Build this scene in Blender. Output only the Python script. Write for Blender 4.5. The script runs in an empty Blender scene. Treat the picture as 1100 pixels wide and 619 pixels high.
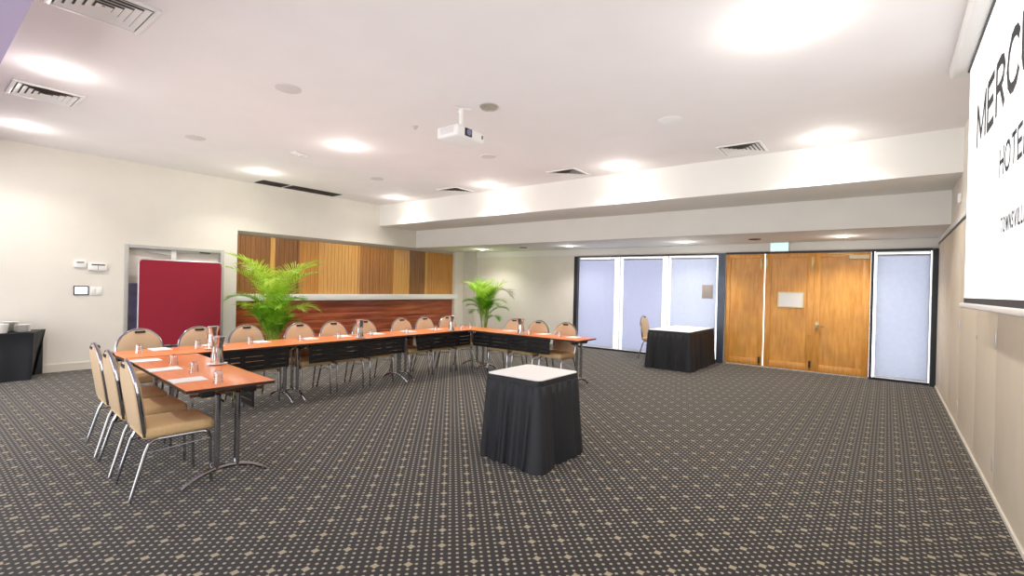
import bpy, bmesh, math, random
from mathutils import Vector, Matrix
rnd = random.Random(7)
PI = math.pi
SC = bpy.context.scene
COL = SC.collection

# ------------------------------------------------------------------ materials
def lin(c):
    out = []
    for v in c[:3]:
        v = v / 255.0
        out.append(v / 12.92 if v <= 0.04045 else ((v + 0.055) / 1.055) ** 2.4)
    return (out[0], out[1], out[2], 1.0)

def new_mat(name):
    m = bpy.data.materials.new(name)
    m.use_nodes = True
    nt = m.node_tree
    b = nt.nodes['Principled BSDF']
    return m, nt, b

def pmat(name, rgb, rough=0.6, metal=0.0, noise=0.0, scale=20.0, bump=0.0, emit=None, es=0.0, trans=0.0, ior=1.45, coat=0.0, spec=None, stretch=None):
    m, nt, b = new_mat(name)
    c = lin(rgb)
    b.inputs['Base Color'].default_value = c
    b.inputs['Roughness'].default_value = rough
    b.inputs['Metallic'].default_value = metal
    b.inputs['IOR'].default_value = ior
    if trans: b.inputs['Transmission Weight'].default_value = trans
    if coat: b.inputs['Coat Weight'].default_value = coat
    if spec is not None: b.inputs['Specular IOR Level'].default_value = spec
    if emit is not None:
        b.inputs['Emission Color'].default_value = lin(emit)
        b.inputs['Emission Strength'].default_value = es
    if noise or bump:
        tc = nt.nodes.new('ShaderNodeTexCoord')
        nz = nt.nodes.new('ShaderNodeTexNoise')
        nz.inputs['Scale'].default_value = scale
        nz.inputs['Detail'].default_value = 4
        src = tc.outputs['Object']
        if stretch:
            mp = nt.nodes.new('ShaderNodeMapping')
            mp.inputs['Scale'].default_value = stretch
            nt.links.new(src, mp.inputs['Vector']); src = mp.outputs['Vector']
        nt.links.new(src, nz.inputs['Vector'])
        if noise:
            rp = nt.nodes.new('ShaderNodeValToRGB')
            rp.color_ramp.elements[0].position = 0.3
            rp.color_ramp.elements[1].position = 0.7
            rp.color_ramp.elements[0].color = tuple(v * (1 - noise) for v in c[:3]) + (1,)
            rp.color_ramp.elements[1].color = tuple(min(1, v * (1 + noise)) for v in c[:3]) + (1,)
            nt.links.new(nz.outputs['Fac'], rp.inputs['Fac'])
            nt.links.new(rp.outputs['Color'], b.inputs['Base Color'])
        if bump:
            bp = nt.nodes.new('ShaderNodeBump')
            bp.inputs['Strength'].default_value = bump
            bp.inputs['Distance'].default_value = 0.01
            nt.links.new(nz.outputs['Fac'], bp.inputs['Height'])
            nt.links.new(bp.outputs['Normal'], b.inputs['Normal'])
    return m

def wood_mat(name, c1, c2, stretch, scale=6.0, rough=0.35, c3=None, blot=0.0):
    """grain: noise stretched along one axis, plus broad blotches"""
    m, nt, b = new_mat(name)
    tc = nt.nodes.new('ShaderNodeTexCoord')
    oi = nt.nodes.new('ShaderNodeObjectInfo')
    ad = nt.nodes.new('ShaderNodeVectorMath'); ad.operation = 'ADD'
    nt.links.new(tc.outputs['Object'], ad.inputs[0])
    sc = nt.nodes.new('ShaderNodeVectorMath'); sc.operation = 'SCALE'
    sc.inputs[0].default_value = (13.1, 7.7, 5.3)
    nt.links.new(oi.outputs['Random'], sc.inputs['Scale'])
    nt.links.new(sc.outputs[0], ad.inputs[1])
    mp = nt.nodes.new('ShaderNodeMapping'); mp.inputs['Scale'].default_value = stretch
    nt.links.new(ad.outputs[0], mp.inputs['Vector'])
    nz = nt.nodes.new('ShaderNodeTexNoise'); nz.inputs['Scale'].default_value = scale
    nz.inputs['Detail'].default_value = 6; nz.inputs['Roughness'].default_value = 0.6
    nt.links.new(mp.outputs[0], nz.inputs['Vector'])
    rp = nt.nodes.new('ShaderNodeValToRGB')
    rp.color_ramp.elements[0].position = 0.3; rp.color_ramp.elements[1].position = 0.72
    rp.color_ramp.elements[0].color = lin(c1); rp.color_ramp.elements[1].color = lin(c2)
    if c3:
        e = rp.color_ramp.elements.new(0.5); e.color = lin(c3)
    nt.links.new(nz.outputs['Fac'], rp.inputs['Fac'])
    out = rp.outputs['Color']
    if blot:
        n2 = nt.nodes.new('ShaderNodeTexNoise'); n2.inputs['Scale'].default_value = 1.6
        nt.links.new(ad.outputs[0], n2.inputs['Vector'])
        mx = nt.nodes.new('ShaderNodeMix'); mx.data_type = 'RGBA'; mx.blend_type = 'MULTIPLY'
        r2 = nt.nodes.new('ShaderNodeValToRGB')
        r2.color_ramp.elements[0].position = 0.35; r2.color_ramp.elements[1].position = 0.6
        r2.color_ramp.elements[0].color = (1 - blot, 1 - blot, 1 - blot * 1.1, 1); r2.color_ramp.elements[1].color = (1, 1, 1, 1)
        nt.links.new(n2.outputs['Fac'], r2.inputs['Fac'])
        mx.inputs[0].default_value = 1.0
        nt.links.new(out, mx.inputs[6]); nt.links.new(r2.outputs['Color'], mx.inputs[7])
        out = mx.outputs[2]
    nt.links.new(out, b.inputs['Base Color'])
    b.inputs['Roughness'].default_value = rough
    return m

def carpet_mat():
    m, nt, b = new_mat('carpet')
    N, L = nt.nodes, nt.links
    geo = N.new('ShaderNodeNewGeometry')
    sep = N.new('ShaderNodeSeparateXYZ'); L.new(geo.outputs['Position'], sep.inputs[0])
    def math_(op, a, b_=None, c_=None):
        n = N.new('ShaderNodeMath'); n.operation = op
        for i, v in enumerate((a, b_, c_)):
            if v is None: continue
            if isinstance(v, (int, float)): n.inputs[i].default_value = v
            else: L.new(v, n.inputs[i])
        return n.outputs[0]
    X = math_('ADD', sep.outputs['X'], 1.763); Y = math_('SUBTRACT', sep.outputs['Y'], 1.981)
    P = math_('DIVIDE', math_('ADD', X, Y), 0.0625)
    Q = math_('DIVIDE', math_('SUBTRACT', Y, X), 0.0625)
    def near(v, period):      # signed distance to the nearest multiple of period
        w = math_('ADD', v, period / 2.0)
        w = math_('FLOORED_MODULO', w, period)
        return math_('ABSOLUTE', math_('SUBTRACT', w, period / 2.0))
    p1, q1 = near(P, 1.0), near(Q, 1.0)
    d = math_('POWER', math_('ADD', math_('POWER', p1, 2.0), math_('POWER', q1, 2.0)), 0.5)
    dot = N.new('ShaderNodeMapRange'); dot.inputs[1].default_value = 0.25; dot.inputs[2].default_value = 0.14
    dot.inputs[3].default_value = 0; dot.inputs[4].default_value = 1
    L.new(d, dot.inputs[0])
    p4, q4 = near(P, 4.0), near(Q, 4.0)
    s = math_('ADD', math_('POWER', math_('DIVIDE', p4, 0.64), 0.85), math_('POWER', math_('DIVIDE', q4, 0.64), 0.85))
    med = N.new('ShaderNodeMapRange'); med.inputs[1].default_value = 1.1; med.inputs[2].default_value = 0.85
    med.inputs[3].default_value = 0; med.inputs[4].default_value = 1
    L.new(s, med.inputs[0])
    nz = N.new('ShaderNodeTexNoise'); nz.inputs['Scale'].default_value = 300; L.new(geo.outputs['Position'], nz.inputs['Vector'])
    nb = N.new('ShaderNodeTexNoise'); nb.inputs['Scale'].default_value = 1.3; L.new(geo.outputs['Position'], nb.inputs['Vector'])
    base = N.new('ShaderNodeMix'); base.data_type = 'RGBA'
    base.inputs[6].default_value = lin((25, 22, 21)); base.inputs[7].default_value = lin((46, 41, 40))
    fm = math_('ADD', math_('MULTIPLY', nz.outputs['Fac'], 0.6), math_('MULTIPLY', nb.outputs['Fac'], 0.4))
    L.new(fm, base.inputs[0])
    m1 = N.new('ShaderNodeMix'); m1.data_type = 'RGBA'; L.new(dot.outputs[0], m1.inputs[0])
    L.new(base.outputs[2], m1.inputs[6]); m1.inputs[7].default_value = lin((170, 161, 142))
    m2 = N.new('ShaderNodeMix'); m2.data_type = 'RGBA'; L.new(med.outputs[0], m2.inputs[0])
    L.new(m1.outputs[2], m2.inputs[6]); m2.inputs[7].default_value = lin((164, 153, 126))
    L.new(m2.outputs[2], b.inputs['Base Color'])
    b.inputs['Roughness'].default_value = 0.95
    b.inputs['Specular IOR Level'].default_value = 0.15
    b.inputs['Sheen Weight'].default_value = 0.15
    bp = N.new('ShaderNodeBump'); bp.inputs['Strength'].default_value = 0.3; bp.inputs['Distance'].default_value = 0.004
    L.new(nz.outputs['Fac'], bp.inputs['Height']); L.new(bp.outputs['Normal'], b.inputs['Normal'])
    return m

def blind_mat(name, c1, c2):
    m, nt, b = new_mat(name)
    nt.nodes.remove(b)
    out = nt.nodes['Material Output']
    tc = nt.nodes.new('ShaderNodeTexCoord')
    nz = nt.nodes.new('ShaderNodeTexNoise'); nz.inputs['Scale'].default_value = 14; nz.inputs['Detail'].default_value = 5
    nt.links.new(tc.outputs['Object'], nz.inputs['Vector'])
    rp = nt.nodes.new('ShaderNodeValToRGB')
    rp.color_ramp.elements[0].color = lin(c1); rp.color_ramp.elements[1].color = lin(c2)
    nt.links.new(nz.outputs['Fac'], rp.inputs['Fac'])
    tr = nt.nodes.new('ShaderNodeBsdfTranslucent'); df = nt.nodes.new('ShaderNodeBsdfDiffuse')
    nt.links.new(rp.outputs['Color'], tr.inputs['Color'])
    df.inputs['Color'].default_value = lin((214, 216, 232))
    mx = nt.nodes.new('ShaderNodeMixShader'); mx.inputs[0].default_value = 0.3
    nt.links.new(tr.outputs[0], mx.inputs[1]); nt.links.new(df.outputs[0], mx.inputs[2])
    nt.links.new(mx.outputs[0], out.inputs['Surface'])
    return m

def glass_mat(name, tint=(252, 253, 255), mixv=0.92):
    m, nt, b = new_mat(name)
    nt.nodes.remove(b)
    out = nt.nodes['Material Output']
    t = nt.nodes.new('ShaderNodeBsdfTransparent'); t.inputs['Color'].default_value = lin(tint)
    g = nt.nodes.new('ShaderNodeBsdfGlossy'); g.inputs['Roughness'].default_value = 0.04
    fr = nt.nodes.new('ShaderNodeLayerWeight'); fr.inputs['Blend'].default_value = 0.55
    rp = nt.nodes.new('ShaderNodeMapRange'); rp.inputs[3].default_value = 1 - mixv; rp.inputs[4].default_value = 0.55
    nt.links.new(fr.outputs['Facing'], rp.inputs[0])
    mx = nt.nodes.new('ShaderNodeMixShader')
    nt.links.new(rp.outputs[0], mx.inputs[0])
    nt.links.new(t.outputs[0], mx.inputs[1]); nt.links.new(g.outputs[0], mx.inputs[2])
    nt.links.new(mx.outputs[0], out.inputs['Surface'])
    return m

M = {}
M['wall'] = pmat('wall_paint', (231, 225, 214), 0.7, noise=0.02, scale=3)
M['wall_grey'] = pmat('wall_greyer', (214, 208, 197), 0.7, noise=0.02, scale=3)  # greyer tone of the wall colour
M['ceil'] = pmat('ceiling_paint', (240, 235, 234), 0.8, noise=0.015, scale=2)
M['beam'] = pmat('beam_paint', (238, 236, 231), 0.8, noise=0.015, scale=2)
M['lilac'] = pmat('beam_lilac_shade', (182, 168, 200), 0.8, noise=0.015, scale=2)  # bluish shade on the near beam, put into its colour
M['carpet'] = carpet_mat()
M['white'] = pmat('white_gloss', (238, 236, 230), 0.4, noise=0.01, scale=6)
M['white_plastic'] = pmat('white_plastic', (240, 239, 236), 0.35, noise=0.01, scale=8)
M['grey_plastic'] = pmat('grey_grille', (214, 207, 205), 0.6, noise=0.05, scale=200)
M['panelwall'] = pmat('panel_wall', (222, 209, 188), 0.55, noise=0.03, scale=4)
M['skirt_white'] = pmat('skirting_paint', (222, 214, 200), 0.5, noise=0.02, scale=5)
M['dark'] = pmat('dark_frame', (34, 36, 42), 0.4, noise=0.1, scale=20)
M['darkblue'] = pmat('dark_column', (74, 84, 100), 0.4, noise=0.1, scale=6)
M['vent'] = pmat('vent_shadow', (112, 104, 98), 0.8, noise=0.1, scale=30)
M['slot'] = pmat('dark_slot', (52, 46, 40), 0.8, noise=0.1, scale=30)
M['alu'] = pmat('aluminium', (205, 205, 208), 0.35, 0.6, noise=0.05, scale=30)
M['greyalu'] = pmat('grey_frame_paint', (186, 184, 178), 0.45, noise=0.04, scale=10)
M['chrome'] = pmat('chrome', (168, 168, 174), 0.12, 1.0, noise=0.04, scale=12)
M['steel'] = pmat('polished_steel', (222, 220, 220), 0.1, 1.0, noise=0.03, scale=10)
M['fabric'] = pmat('beige_fabric', (214, 180, 130), 0.85, noise=0.08, scale=90, bump=0.25)
M['fabric_back'] = pmat('beige_back_fabric', (200, 172, 138), 0.8, noise=0.06, scale=90, bump=0.2)
M['black_plastic'] = pmat('black_plastic', (24, 23, 25), 0.45, noise=0.15, scale=15)
M['panelblack'] = pmat('modesty_black', (13, 13, 16), 0.4, noise=0.15, scale=15)
M['blackcloth'] = pmat('black_cloth', (29, 31, 36), 0.6, noise=0.15, scale=60, bump=0.2)
M['whitecloth'] = pmat('white_top', (240, 237, 233), 0.55, noise=0.015, scale=30)
M['tabletop'] = wood_mat('orange_laminate', (228, 118, 56), (244, 142, 76), (1, 6, 6), 5.0, 0.28, c3=(237, 130, 66))
M['tabletop_y'] = wood_mat('orange_laminate_long', (214, 102, 56), (232, 124, 74), (6, 1, 6), 5.0, 0.28, c3=(224, 113, 65))
M['edge'] = pmat('dark_edge_band', (64, 42, 36), 0.4, noise=0.1, scale=30)
M['doorwood'] = wood_mat('honey_door', (214, 138, 46), (244, 180, 86), (9, 9, 0.9), 3.0, 0.36, c3=(232, 160, 66), blot=0.22)
M['doorrail'] = wood_mat('honey_rail', (214, 138, 52), (240, 176, 88), (9, 9, 0.9), 4.0, 0.36)
M['gold'] = wood_mat('golden_veneer', (182, 120, 52), (214, 154, 78), (14, 14, 0.6), 3.0, 0.32)
M['goldlight'] = wood_mat('golden_light_veneer', (204, 146, 70), (228, 176, 100), (14, 14, 0.6), 3.0, 0.32)
M['brown'] = wood_mat('brown_veneer', (118, 76, 40), (162, 110, 60), (14, 14, 0.6), 3.0, 0.32)
M['midbrown'] = wood_mat('mid_brown_veneer', (144, 92, 42), (186, 128, 64), (14, 14, 0.6), 3.0, 0.32)
M['redwood'] = wood_mat('red_boards', (112, 48, 26), (198, 112, 64), (9, 0.6, 9), 1.6, 0.3, c3=(156, 74, 40))
M['crimson'] = pmat('crimson_felt', (150, 30, 50), 0.9, noise=0.1, scale=160, bump=0.2)
M['violet_glass'] = pmat('dark_violet_panel', (124, 122, 156), 0.15, noise=0.25, scale=5, coat=0.3)
def leaf_mat(name, c1, c2):
    m, nt, b = new_mat(name)
    out = nt.nodes['Material Output']
    tc = nt.nodes.new('ShaderNodeTexCoord'); nz = nt.nodes.new('ShaderNodeTexNoise'); nz.inputs['Scale'].default_value = 7
    nt.links.new(tc.outputs['Object'], nz.inputs['Vector'])
    rp = nt.nodes.new('ShaderNodeValToRGB'); rp.color_ramp.elements[0].position = 0.35; rp.color_ramp.elements[1].position = 0.65
    rp.color_ramp.elements[0].color = lin(c1); rp.color_ramp.elements[1].color = lin(c2)
    nt.links.new(nz.outputs['Fac'], rp.inputs['Fac']); nt.links.new(rp.outputs['Color'], b.inputs['Base Color'])
    b.inputs['Roughness'].default_value = 0.4
    tr = nt.nodes.new('ShaderNodeBsdfTranslucent'); nt.links.new(rp.outputs['Color'], tr.inputs['Color'])
    mx = nt.nodes.new('ShaderNodeMixShader'); mx.inputs[0].default_value = 0.35
    nt.links.new(b.outputs[0], mx.inputs[1]); nt.links.new(tr.outputs[0], mx.inputs[2]); nt.links.new(mx.outputs[0], out.inputs['Surface'])
    return m
M['leaf'] = leaf_mat('palm_leaf', (136, 190, 30), (206, 232, 84))
M['leaf2'] = leaf_mat('palm_leaf_deep', (84, 156, 30), (150, 206, 56))
M['leafgrey'] = pmat('palm_leaf_grey', (110, 112, 78), 0.5, noise=0.3, scale=9)  # duller grey-green tone for one drooping frond
M['cane'] = pmat('palm_cane', (140, 160, 52), 0.5, noise=0.25, scale=14)
M['pot'] = pmat('dark_pot', (52, 46, 42), 0.5, noise=0.1, scale=10)
M['soil'] = pmat('soil', (56, 42, 30), 0.95, noise=0.4, scale=40, bump=0.6)
M['paper'] = pmat('paper', (244, 242, 238), 0.6, noise=0.01, scale=10)
M['china'] = pmat('china', (243, 241, 236), 0.2, noise=0.01, scale=10)
M['glass'] = glass_mat('clear_glass')
M['pane'] = glass_mat('window_pane', (250, 252, 255), 0.97)
M['screen'] = pmat('screen_white', (250, 250, 250), 0.8, noise=0.004, scale=3, emit=(255, 255, 255), es=0.55)
M['ink'] = pmat('screen_lettering', (46, 46, 50), 0.8, noise=0.02, scale=5)
M['screenedge'] = pmat('screen_border', (70, 66, 66), 0.8, noise=0.06, scale=20)
M['lens'] = pmat('lamp_lens', (255, 250, 240), 0.4, emit=(255, 247, 232), es=14.0, noise=0.005, scale=4)
M['offlens'] = pmat('unlit_lens', (170, 160, 145), 0.3, metal=0.4, noise=0.25, scale=60)
M['display'] = pmat('lit_display', (230, 235, 250), 0.3, emit=(232, 238, 255), es=0.9, noise=0.01, scale=9)
M['exitface'] = pmat('exit_face', (196, 228, 232), 0.4, emit=(196, 236, 236), es=0.75, noise=0.02, scale=9)
M['plaque'] = pmat('taupe_plaque', (148, 138, 132), 0.6, noise=0.06, scale=60)
M['brass'] = pmat('pale_brass', (206, 186, 140), 0.3, 0.8, noise=0.06, scale=30)
M['creamlight'] = pmat('cream_metal', (234, 220, 180), 0.4, noise=0.03, scale=20)
M['blind'] = blind_mat('blind_fabric', (142, 144, 166), (154, 156, 178))
M['blind_pale'] = blind_mat('pale_blind_fabric', (150, 155, 172), (172, 176, 188))
M['wooden_stick'] = pmat('stirrer_wood', (104, 74, 52), 0.7, noise=0.15, scale=40)

# ------------------------------------------------------------------ mesh builder
class MB:
    def __init__(s): s.v = []; s.f = []; s.sm = []
    def add(s, vs, fs, smooth=False, mat=None):
        o = len(s.v)
        for p in vs:
            p = Vector(p)
            if mat is not None: p = mat @ p
            s.v.append(tuple(p))
        for f in fs: s.f.append([i + o for i in f]); s.sm.append(smooth)
        return s
    def box(s, x0, x1, y0, y1, z0, z1, mat=None):
        vs = [(x0,y0,z0),(x1,y0,z0),(x1,y1,z0),(x0,y1,z0),(x0,y0,z1),(x1,y0,z1),(x1,y1,z1),(x0,y1,z1)]
        return s.add(vs, [(0,3,2,1),(4,5,6,7),(0,1,5,4),(1,2,6,5),(2,3,7,6),(3,0,4,7)], mat=mat)
    def rbox(s, x0, x1, y0, y1, z0, z1, bev=0.01, seg=3, mat=None, smooth=True):
        bm = bmesh.new(); bmesh.ops.create_cube(bm, size=1)
        for v in bm.verts:
            v.co = Vector(((x0+x1)/2 + v.co.x*(x1-x0), (y0+y1)/2 + v.co.y*(y1-y0), (z0+z1)/2 + v.co.z*(z1-z0)))
        bmesh.ops.bevel(bm, geom=list(bm.edges), offset=bev, segments=seg, profile=0.5, affect='EDGES')
        bm.verts.index_update()
        vs = [v.co.copy() for v in bm.verts]; fs = [[v.index for v in f.verts] for f in bm.faces]
        bm.free()
        return s.add(vs, fs, smooth, mat)
    def tube(s, pts, r, n=8, cap=True, mat=None, closed=False, flat=None):
        pts = [Vector(p) for p in pts]; N = len(pts)
        rs = r if isinstance(r, (list, tuple)) else [r]*N
        up = None; rings = []
        for i in range(N):
            if closed: t = pts[(i+1) % N] - pts[i-1]
            else: t = pts[min(i+1, N-1)] - pts[max(i-1, 0)]
            t.normalize()
            if up is None:
                up = Vector((0,0,1)) if abs(t.z) < 0.9 else Vector((0,1,0))
            a = t.cross(up)
            if a.length < 1e-4: a = t.cross(Vector((1,0,0)))
            a.normalize(); b = a.cross(t); b.normalize(); up = b
            fb = flat if flat else 1.0
            rings.append([pts[i] + a*math.cos(2*PI*k/n)*rs[i] + b*math.sin(2*PI*k/n)*rs[i]*fb for k in range(n)])
        vs = [p for rg in rings for p in rg]; fs = []
        for i in range(N if closed else N-1):
            j = (i+1) % N
            for k in range(n):
                fs.append((i*n+k, i*n+(k+1)%n, j*n+(k+1)%n, j*n+k))
        if cap and not closed:
            fs.append(tuple(range(n-1, -1, -1))); fs.append(tuple((N-1)*n + k for k in range(n)))
        return s.add(vs, fs, True, mat)
    def lathe(s, prof, n=20, mat=None, cx=0, cy=0, cz=0, capb=True, capt=True, close=False):
        vs = []; fs = []
        for (r, z) in prof:
            for k in range(n):
                a = 2*PI*k/n; vs.append((cx + r*math.cos(a), cy + r*math.sin(a), cz + z))
        P = len(prof)
        for i in range(P - 1 + (1 if close else 0)):
            j = (i+1) % P
            for k in range(n):
                fs.append((i*n+k, i*n+(k+1)%n, j*n+(k+1)%n, j*n+k))
        if capb and not close: fs.append(tuple(range(n-1, -1, -1)))
        if capt and not close: fs.append(tuple((P-1)*n+k for k in range(n)))
        return s.add(vs, fs, True, mat)
    def prism(s, poly, d0, d1, plane='xz', mat=None, smooth=False):
        """extrude a 2-D polygon; plane 'xz' extrudes along y, 'xy' along z, 'yz' along x"""
        def P(a, b, d): return {'xz': (a, d, b), 'xy': (a, b, d), 'yz': (d, a, b)}[plane]
        n = len(poly)
        vs = [P(a, b, d0) for a, b in poly] + [P(a, b, d1) for a, b in poly]
        fs = [tuple(range(n)), tuple(range(2*n-1, n-1, -1))] + [(i, i+n, (i+1)%n+n, (i+1)%n) for i in range(n)]
        return s.add(vs, fs, smooth, mat)
    def build(s, name, mat, parent=None, bevel=0.0, sharp=35):
        me = bpy.data.meshes.new(name)
        me.from_pydata(s.v, [], s.f)
        me.polygons.foreach_set('use_smooth', s.sm)
        bm = bmesh.new(); bm.from_mesh(me); bmesh.ops.recalc_face_normals(bm, faces=bm.faces)
        if bevel:
            ed = [e for e in bm.edges if len(e.link_faces) == 2 and e.calc_face_angle(0) > 0.6]
            bmesh.ops.bevel(bm, geom=ed, offset=bevel, segments=2, profile=0.5, affect='EDGES')
        bm.to_mesh(me); bm.free()
        try: me.set_sharp_from_angle(angle=math.radians(sharp))
        except Exception: pass
        me.materials.append(mat)
        o = bpy.data.objects.new(name, me); COL.objects.link(o)
        if parent: o.parent = parent
        return o

def tag(o, label=None, cat=None, group=None, kind=None):
    if label: o['label'] = label
    if cat: o['category'] = cat
    if group: o['group'] = group
    if kind: o['kind'] = kind
    return o
def thing(name, label, cat, loc=(0,0,0), rz=0.0, group=None):
    o = bpy.data.objects.new(name, None); COL.objects.link(o)
    o.empty_display_size = 0.1
    o.location = loc; o.rotation_euler = (0, 0, rz)
    return tag(o, label, cat, group)
def struct(name, mb, mat, parent=None, label=None, bevel=0):
    o = mb.build(name, mat, parent, bevel=bevel)
    if parent is None:
        o['kind'] = 'structure'
        if label: o['label'] = label
    return o
def children_of(o): return [c for c in list(COL.objects) if c.parent == o]
def dup(root, loc, rz, label, group=None):
    r = root.copy(); COL.objects.link(r); r.location = loc; r.rotation_euler = (0, 0, rz); r['label'] = label
    if group: r['group'] = group
    for ch in children_of(root):
        c = ch.copy(); COL.objects.link(c); c.parent = r
        for g in children_of(ch):
            d = g.copy(); COL.objects.link(d); d.parent = c
    return r
def arc(cx, cy, r, a0, a1, n): return [(cx + r*math.cos(a0+(a1-a0)*i/n), cy + r*math.sin(a0+(a1-a0)*i/n)) for i in range(n+1)]

# ------------------------------------------------------------------ room constants
XL, XR, YB = -10.256, 0.667, 10.83
ZC, ZB, ZE, ZD = 3.488, 2.966, 2.50, 2.30
YN = -2.6                       # the room stays open behind the camera
Y1, Y2 = 7.61, 8.83             # beam front face, second face

struct('floor', MB().box(XL-0.6, XR+0.3, YN, YB+0.25, -0.1, 0), M['carpet'], label='dark carpet with cream dots and small gold medallions')
struct('ceiling', MB().box(XL-0.6, XR+0.3, YN, Y1, ZC, ZC+0.12), M['ceil'], label='white plaster ceiling')
struct('ceiling_beam', MB().box(XL-0.6, XR+0.3, Y1, Y2, ZB, ZC+0.12), M['beam'], label='wide dropped ceiling beam across the room')
struct('ceiling_lower', MB().box(XL-0.6, XR+0.3, Y2, YB+0.25, ZE, ZC+0.12), M['beam'], label='lower ceiling in front of the windows')
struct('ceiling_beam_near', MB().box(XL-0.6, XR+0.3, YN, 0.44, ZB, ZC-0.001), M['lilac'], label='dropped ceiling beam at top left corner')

# ---- left wall with door opening and panelled recess
DY0, DY1, DZ = 2.42, 3.98, 2.08
RY0, RY1, RZ = 4.22, 10.38, 2.50
W0 = XL - 0.45
for bx in ((W0, XL, YN, DY0, 0, ZC), (W0, XL, DY0, DY1, DZ, ZC), (W0, XL, DY1, RY0, 0, ZC), (W0, XL, RY0, Y1, RZ, ZC), (W0, XL, Y1, Y2, RZ, ZB),
           (W0, XL-0.16, RY0, RY1, 0, RZ), (W0, XL, RY1, YB+0.2, 0, ZE), (W0, XL-0.16, DY0, DY1, 0, DZ)):
    struct('wall_left', MB().box(*bx), M['wall'], label='cream left wall')
struct('trim_1', MB().box(XL-0.155, XL+0.012, RY0, RY1+0.12, 1.085, 1.225), M['white'], label='white ledge between upper and lower wood panels', bevel=0.004)
struct('trim_2', MB().prism([(XL-0.155, 2.43), (XL-0.02, 2.498), (XL-0.155, 2.498)], RY0, RY1, 'xz'), M['wall_grey'], label='sloping top of the panelled recess')  # the recess soffit's shade is put into this greyer colour
struct('baseboard_left', MB().box(XL, XL+0.016, YN, DY0-0.06, 0, 0.12).box(XL, XL+0.016, DY1+0.06, RY0, 0, 0.12), M['skirt_white'], label='white skirting on left wall')

# ---- back wall
wb = MB()
wb.box(XL-0.45, -6.37, YB, YB+0.2, 0, ZE)
wb.box(-6.37, XR+0.2, YB, YB+0.2, ZD+0.015, ZE)
struct('wall_back', wb, M['wall'], label='cream back wall around the windows')
struct('wall_back_pier', MB().box(XL, -9.77, YB-0.09, YB, 0, ZE), M['wall_grey'], label='shallow greyish pier in the back left corner')
struct('trim_3', MB().box(-9.77, XR, YB-0.03, YB, 2.345, ZE), M['beam'], label='white band above the windows')
struct('baseboard_back', MB().box(-9.77, -6.38, YB-0.016, YB, 0, 0.1), M['skirt_white'])

# ---- windows
def window(idx, x0, x1, z0, z1):
    f = MB()
    f.box(x0-0.006, x0+0.006, YB, YB+0.05, z0, z1); f.box(x1-0.006, x1+0.006, YB, YB+0.05, z0, z1)
    f.box(x0+0.006, x1-0.006, YB-0.02, YB+0.1, z0, z0+0.045); f.box(x0+0.006, x1-0.006, YB-0.02, YB+0.1, z1-0.03, z1)
    o = f.build('window_%d' % idx, M['white'])
    o['kind'] = 'structure'; o['label'] = 'tall white framed window behind a roller blind'
    MB().box(x0+0.006, x1-0.006, YB+0.02, YB+0.026, z0+0.045, z1-0.03).build('pane', M['pane'], o)
    return o
window(1, -6.24, -5.125, 0.0, ZD); window(2, -5.113, -3.946, 0.0, ZD); window(3, -3.934, -2.86, 0.0, ZD); window(4, -0.17, 0.57, 0.0, ZD)
struct('trim_4', MB().box(-6.37, -6.262, YB-0.06, YB+0.12, 0, ZD+0.015), M['dark'], label='dark jamb left of the windows')
struct('trim_5', MB().box(-2.838, -2.70, YB-0.10, YB+0.12, 0, ZD+0.015), M['darkblue'], label='dark column between windows and doors')
struct('trim_6', MB().box(0.592, XR, YB-0.14, YB+0.12, 0, ZD+0.015), M['dark'], label='dark jamb in the right corner')
struct('trim_7', MB().box(-6.262, -2.838, YB-0.05, YB, ZD-0.012, ZD+0.02).box(-2.70, 0.592, YB-0.05, YB, ZD-0.012, ZD+0.03), M['dark'], label='dark head rail above windows and doors')
struct('trim_8', MB().box(-6.262, -2.838, YB-0.05, YB-0.022, 0, 0.04).box(-0.2, 0.592, YB-0.05, YB-0.022, 0, 0.04), M['dark'], label='dark sill rail under the windows')
struct('trim_9', MB().box(-0.236, -0.195, YB-0.05, YB+0.1, 0, ZD-0.012), M['dark'], label='dark door jamb')

def blind(x0, x1, z0, z1, label, mt='blind'):
    t = thing('roller_blind', label, 'blind', ((x0+x1)/2, YB-0.075, z1), 0, 'roller blinds over the tall windows')
    w = (x1-x0)/2
    fb = MB(); n = 8
    vs = [(-w + 2*w*i/n, 0.002*math.sin(i*1.7), z) for z in (-0.03, z0-z1+0.02) for i in range(n+1)]
    fb.add(vs, [(i, i+1, n+2+i, n+1+i) for i in range(n)], True)
    fb.build('fabric', M[mt], t)
    MB().tube([(-w, 0.0, -0.025), (w, 0.0, -0.025)], 0.02, 10).build('roller', M['alu'], t)
    MB().rbox(-w, w, -0.008, 0.008, z0-z1, z0-z1+0.025, 0.004, 2).build('bottom_bar', M['alu'], t)
    return t
blind(-6.20, -5.22, 0.06, 2.245, 'lilac roller blind on the leftmost tall window')
blind(-5.00, -4.035, 0.06, 2.245, 'lilac roller blind on the second tall window, behind the lone chair')
blind(-3.85, -2.868, 0.06, 2.245, 'pale roller blind with a taupe sign on it, left of the doors', 'blind_pale')
blind(-0.155, 0.562, 0.06, 2.245, 'narrow pale roller blind between wooden doors and right corner', 'blind_pale')
pq = MB().rbox(-3.155, -2.935, YB-0.094, YB-0.0825, 1.35, 1.64, 0.004, 2).build('wall_sign', M['plaque']); tag(pq, 'small taupe sign hung on blind left of the doors', 'sign')

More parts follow.
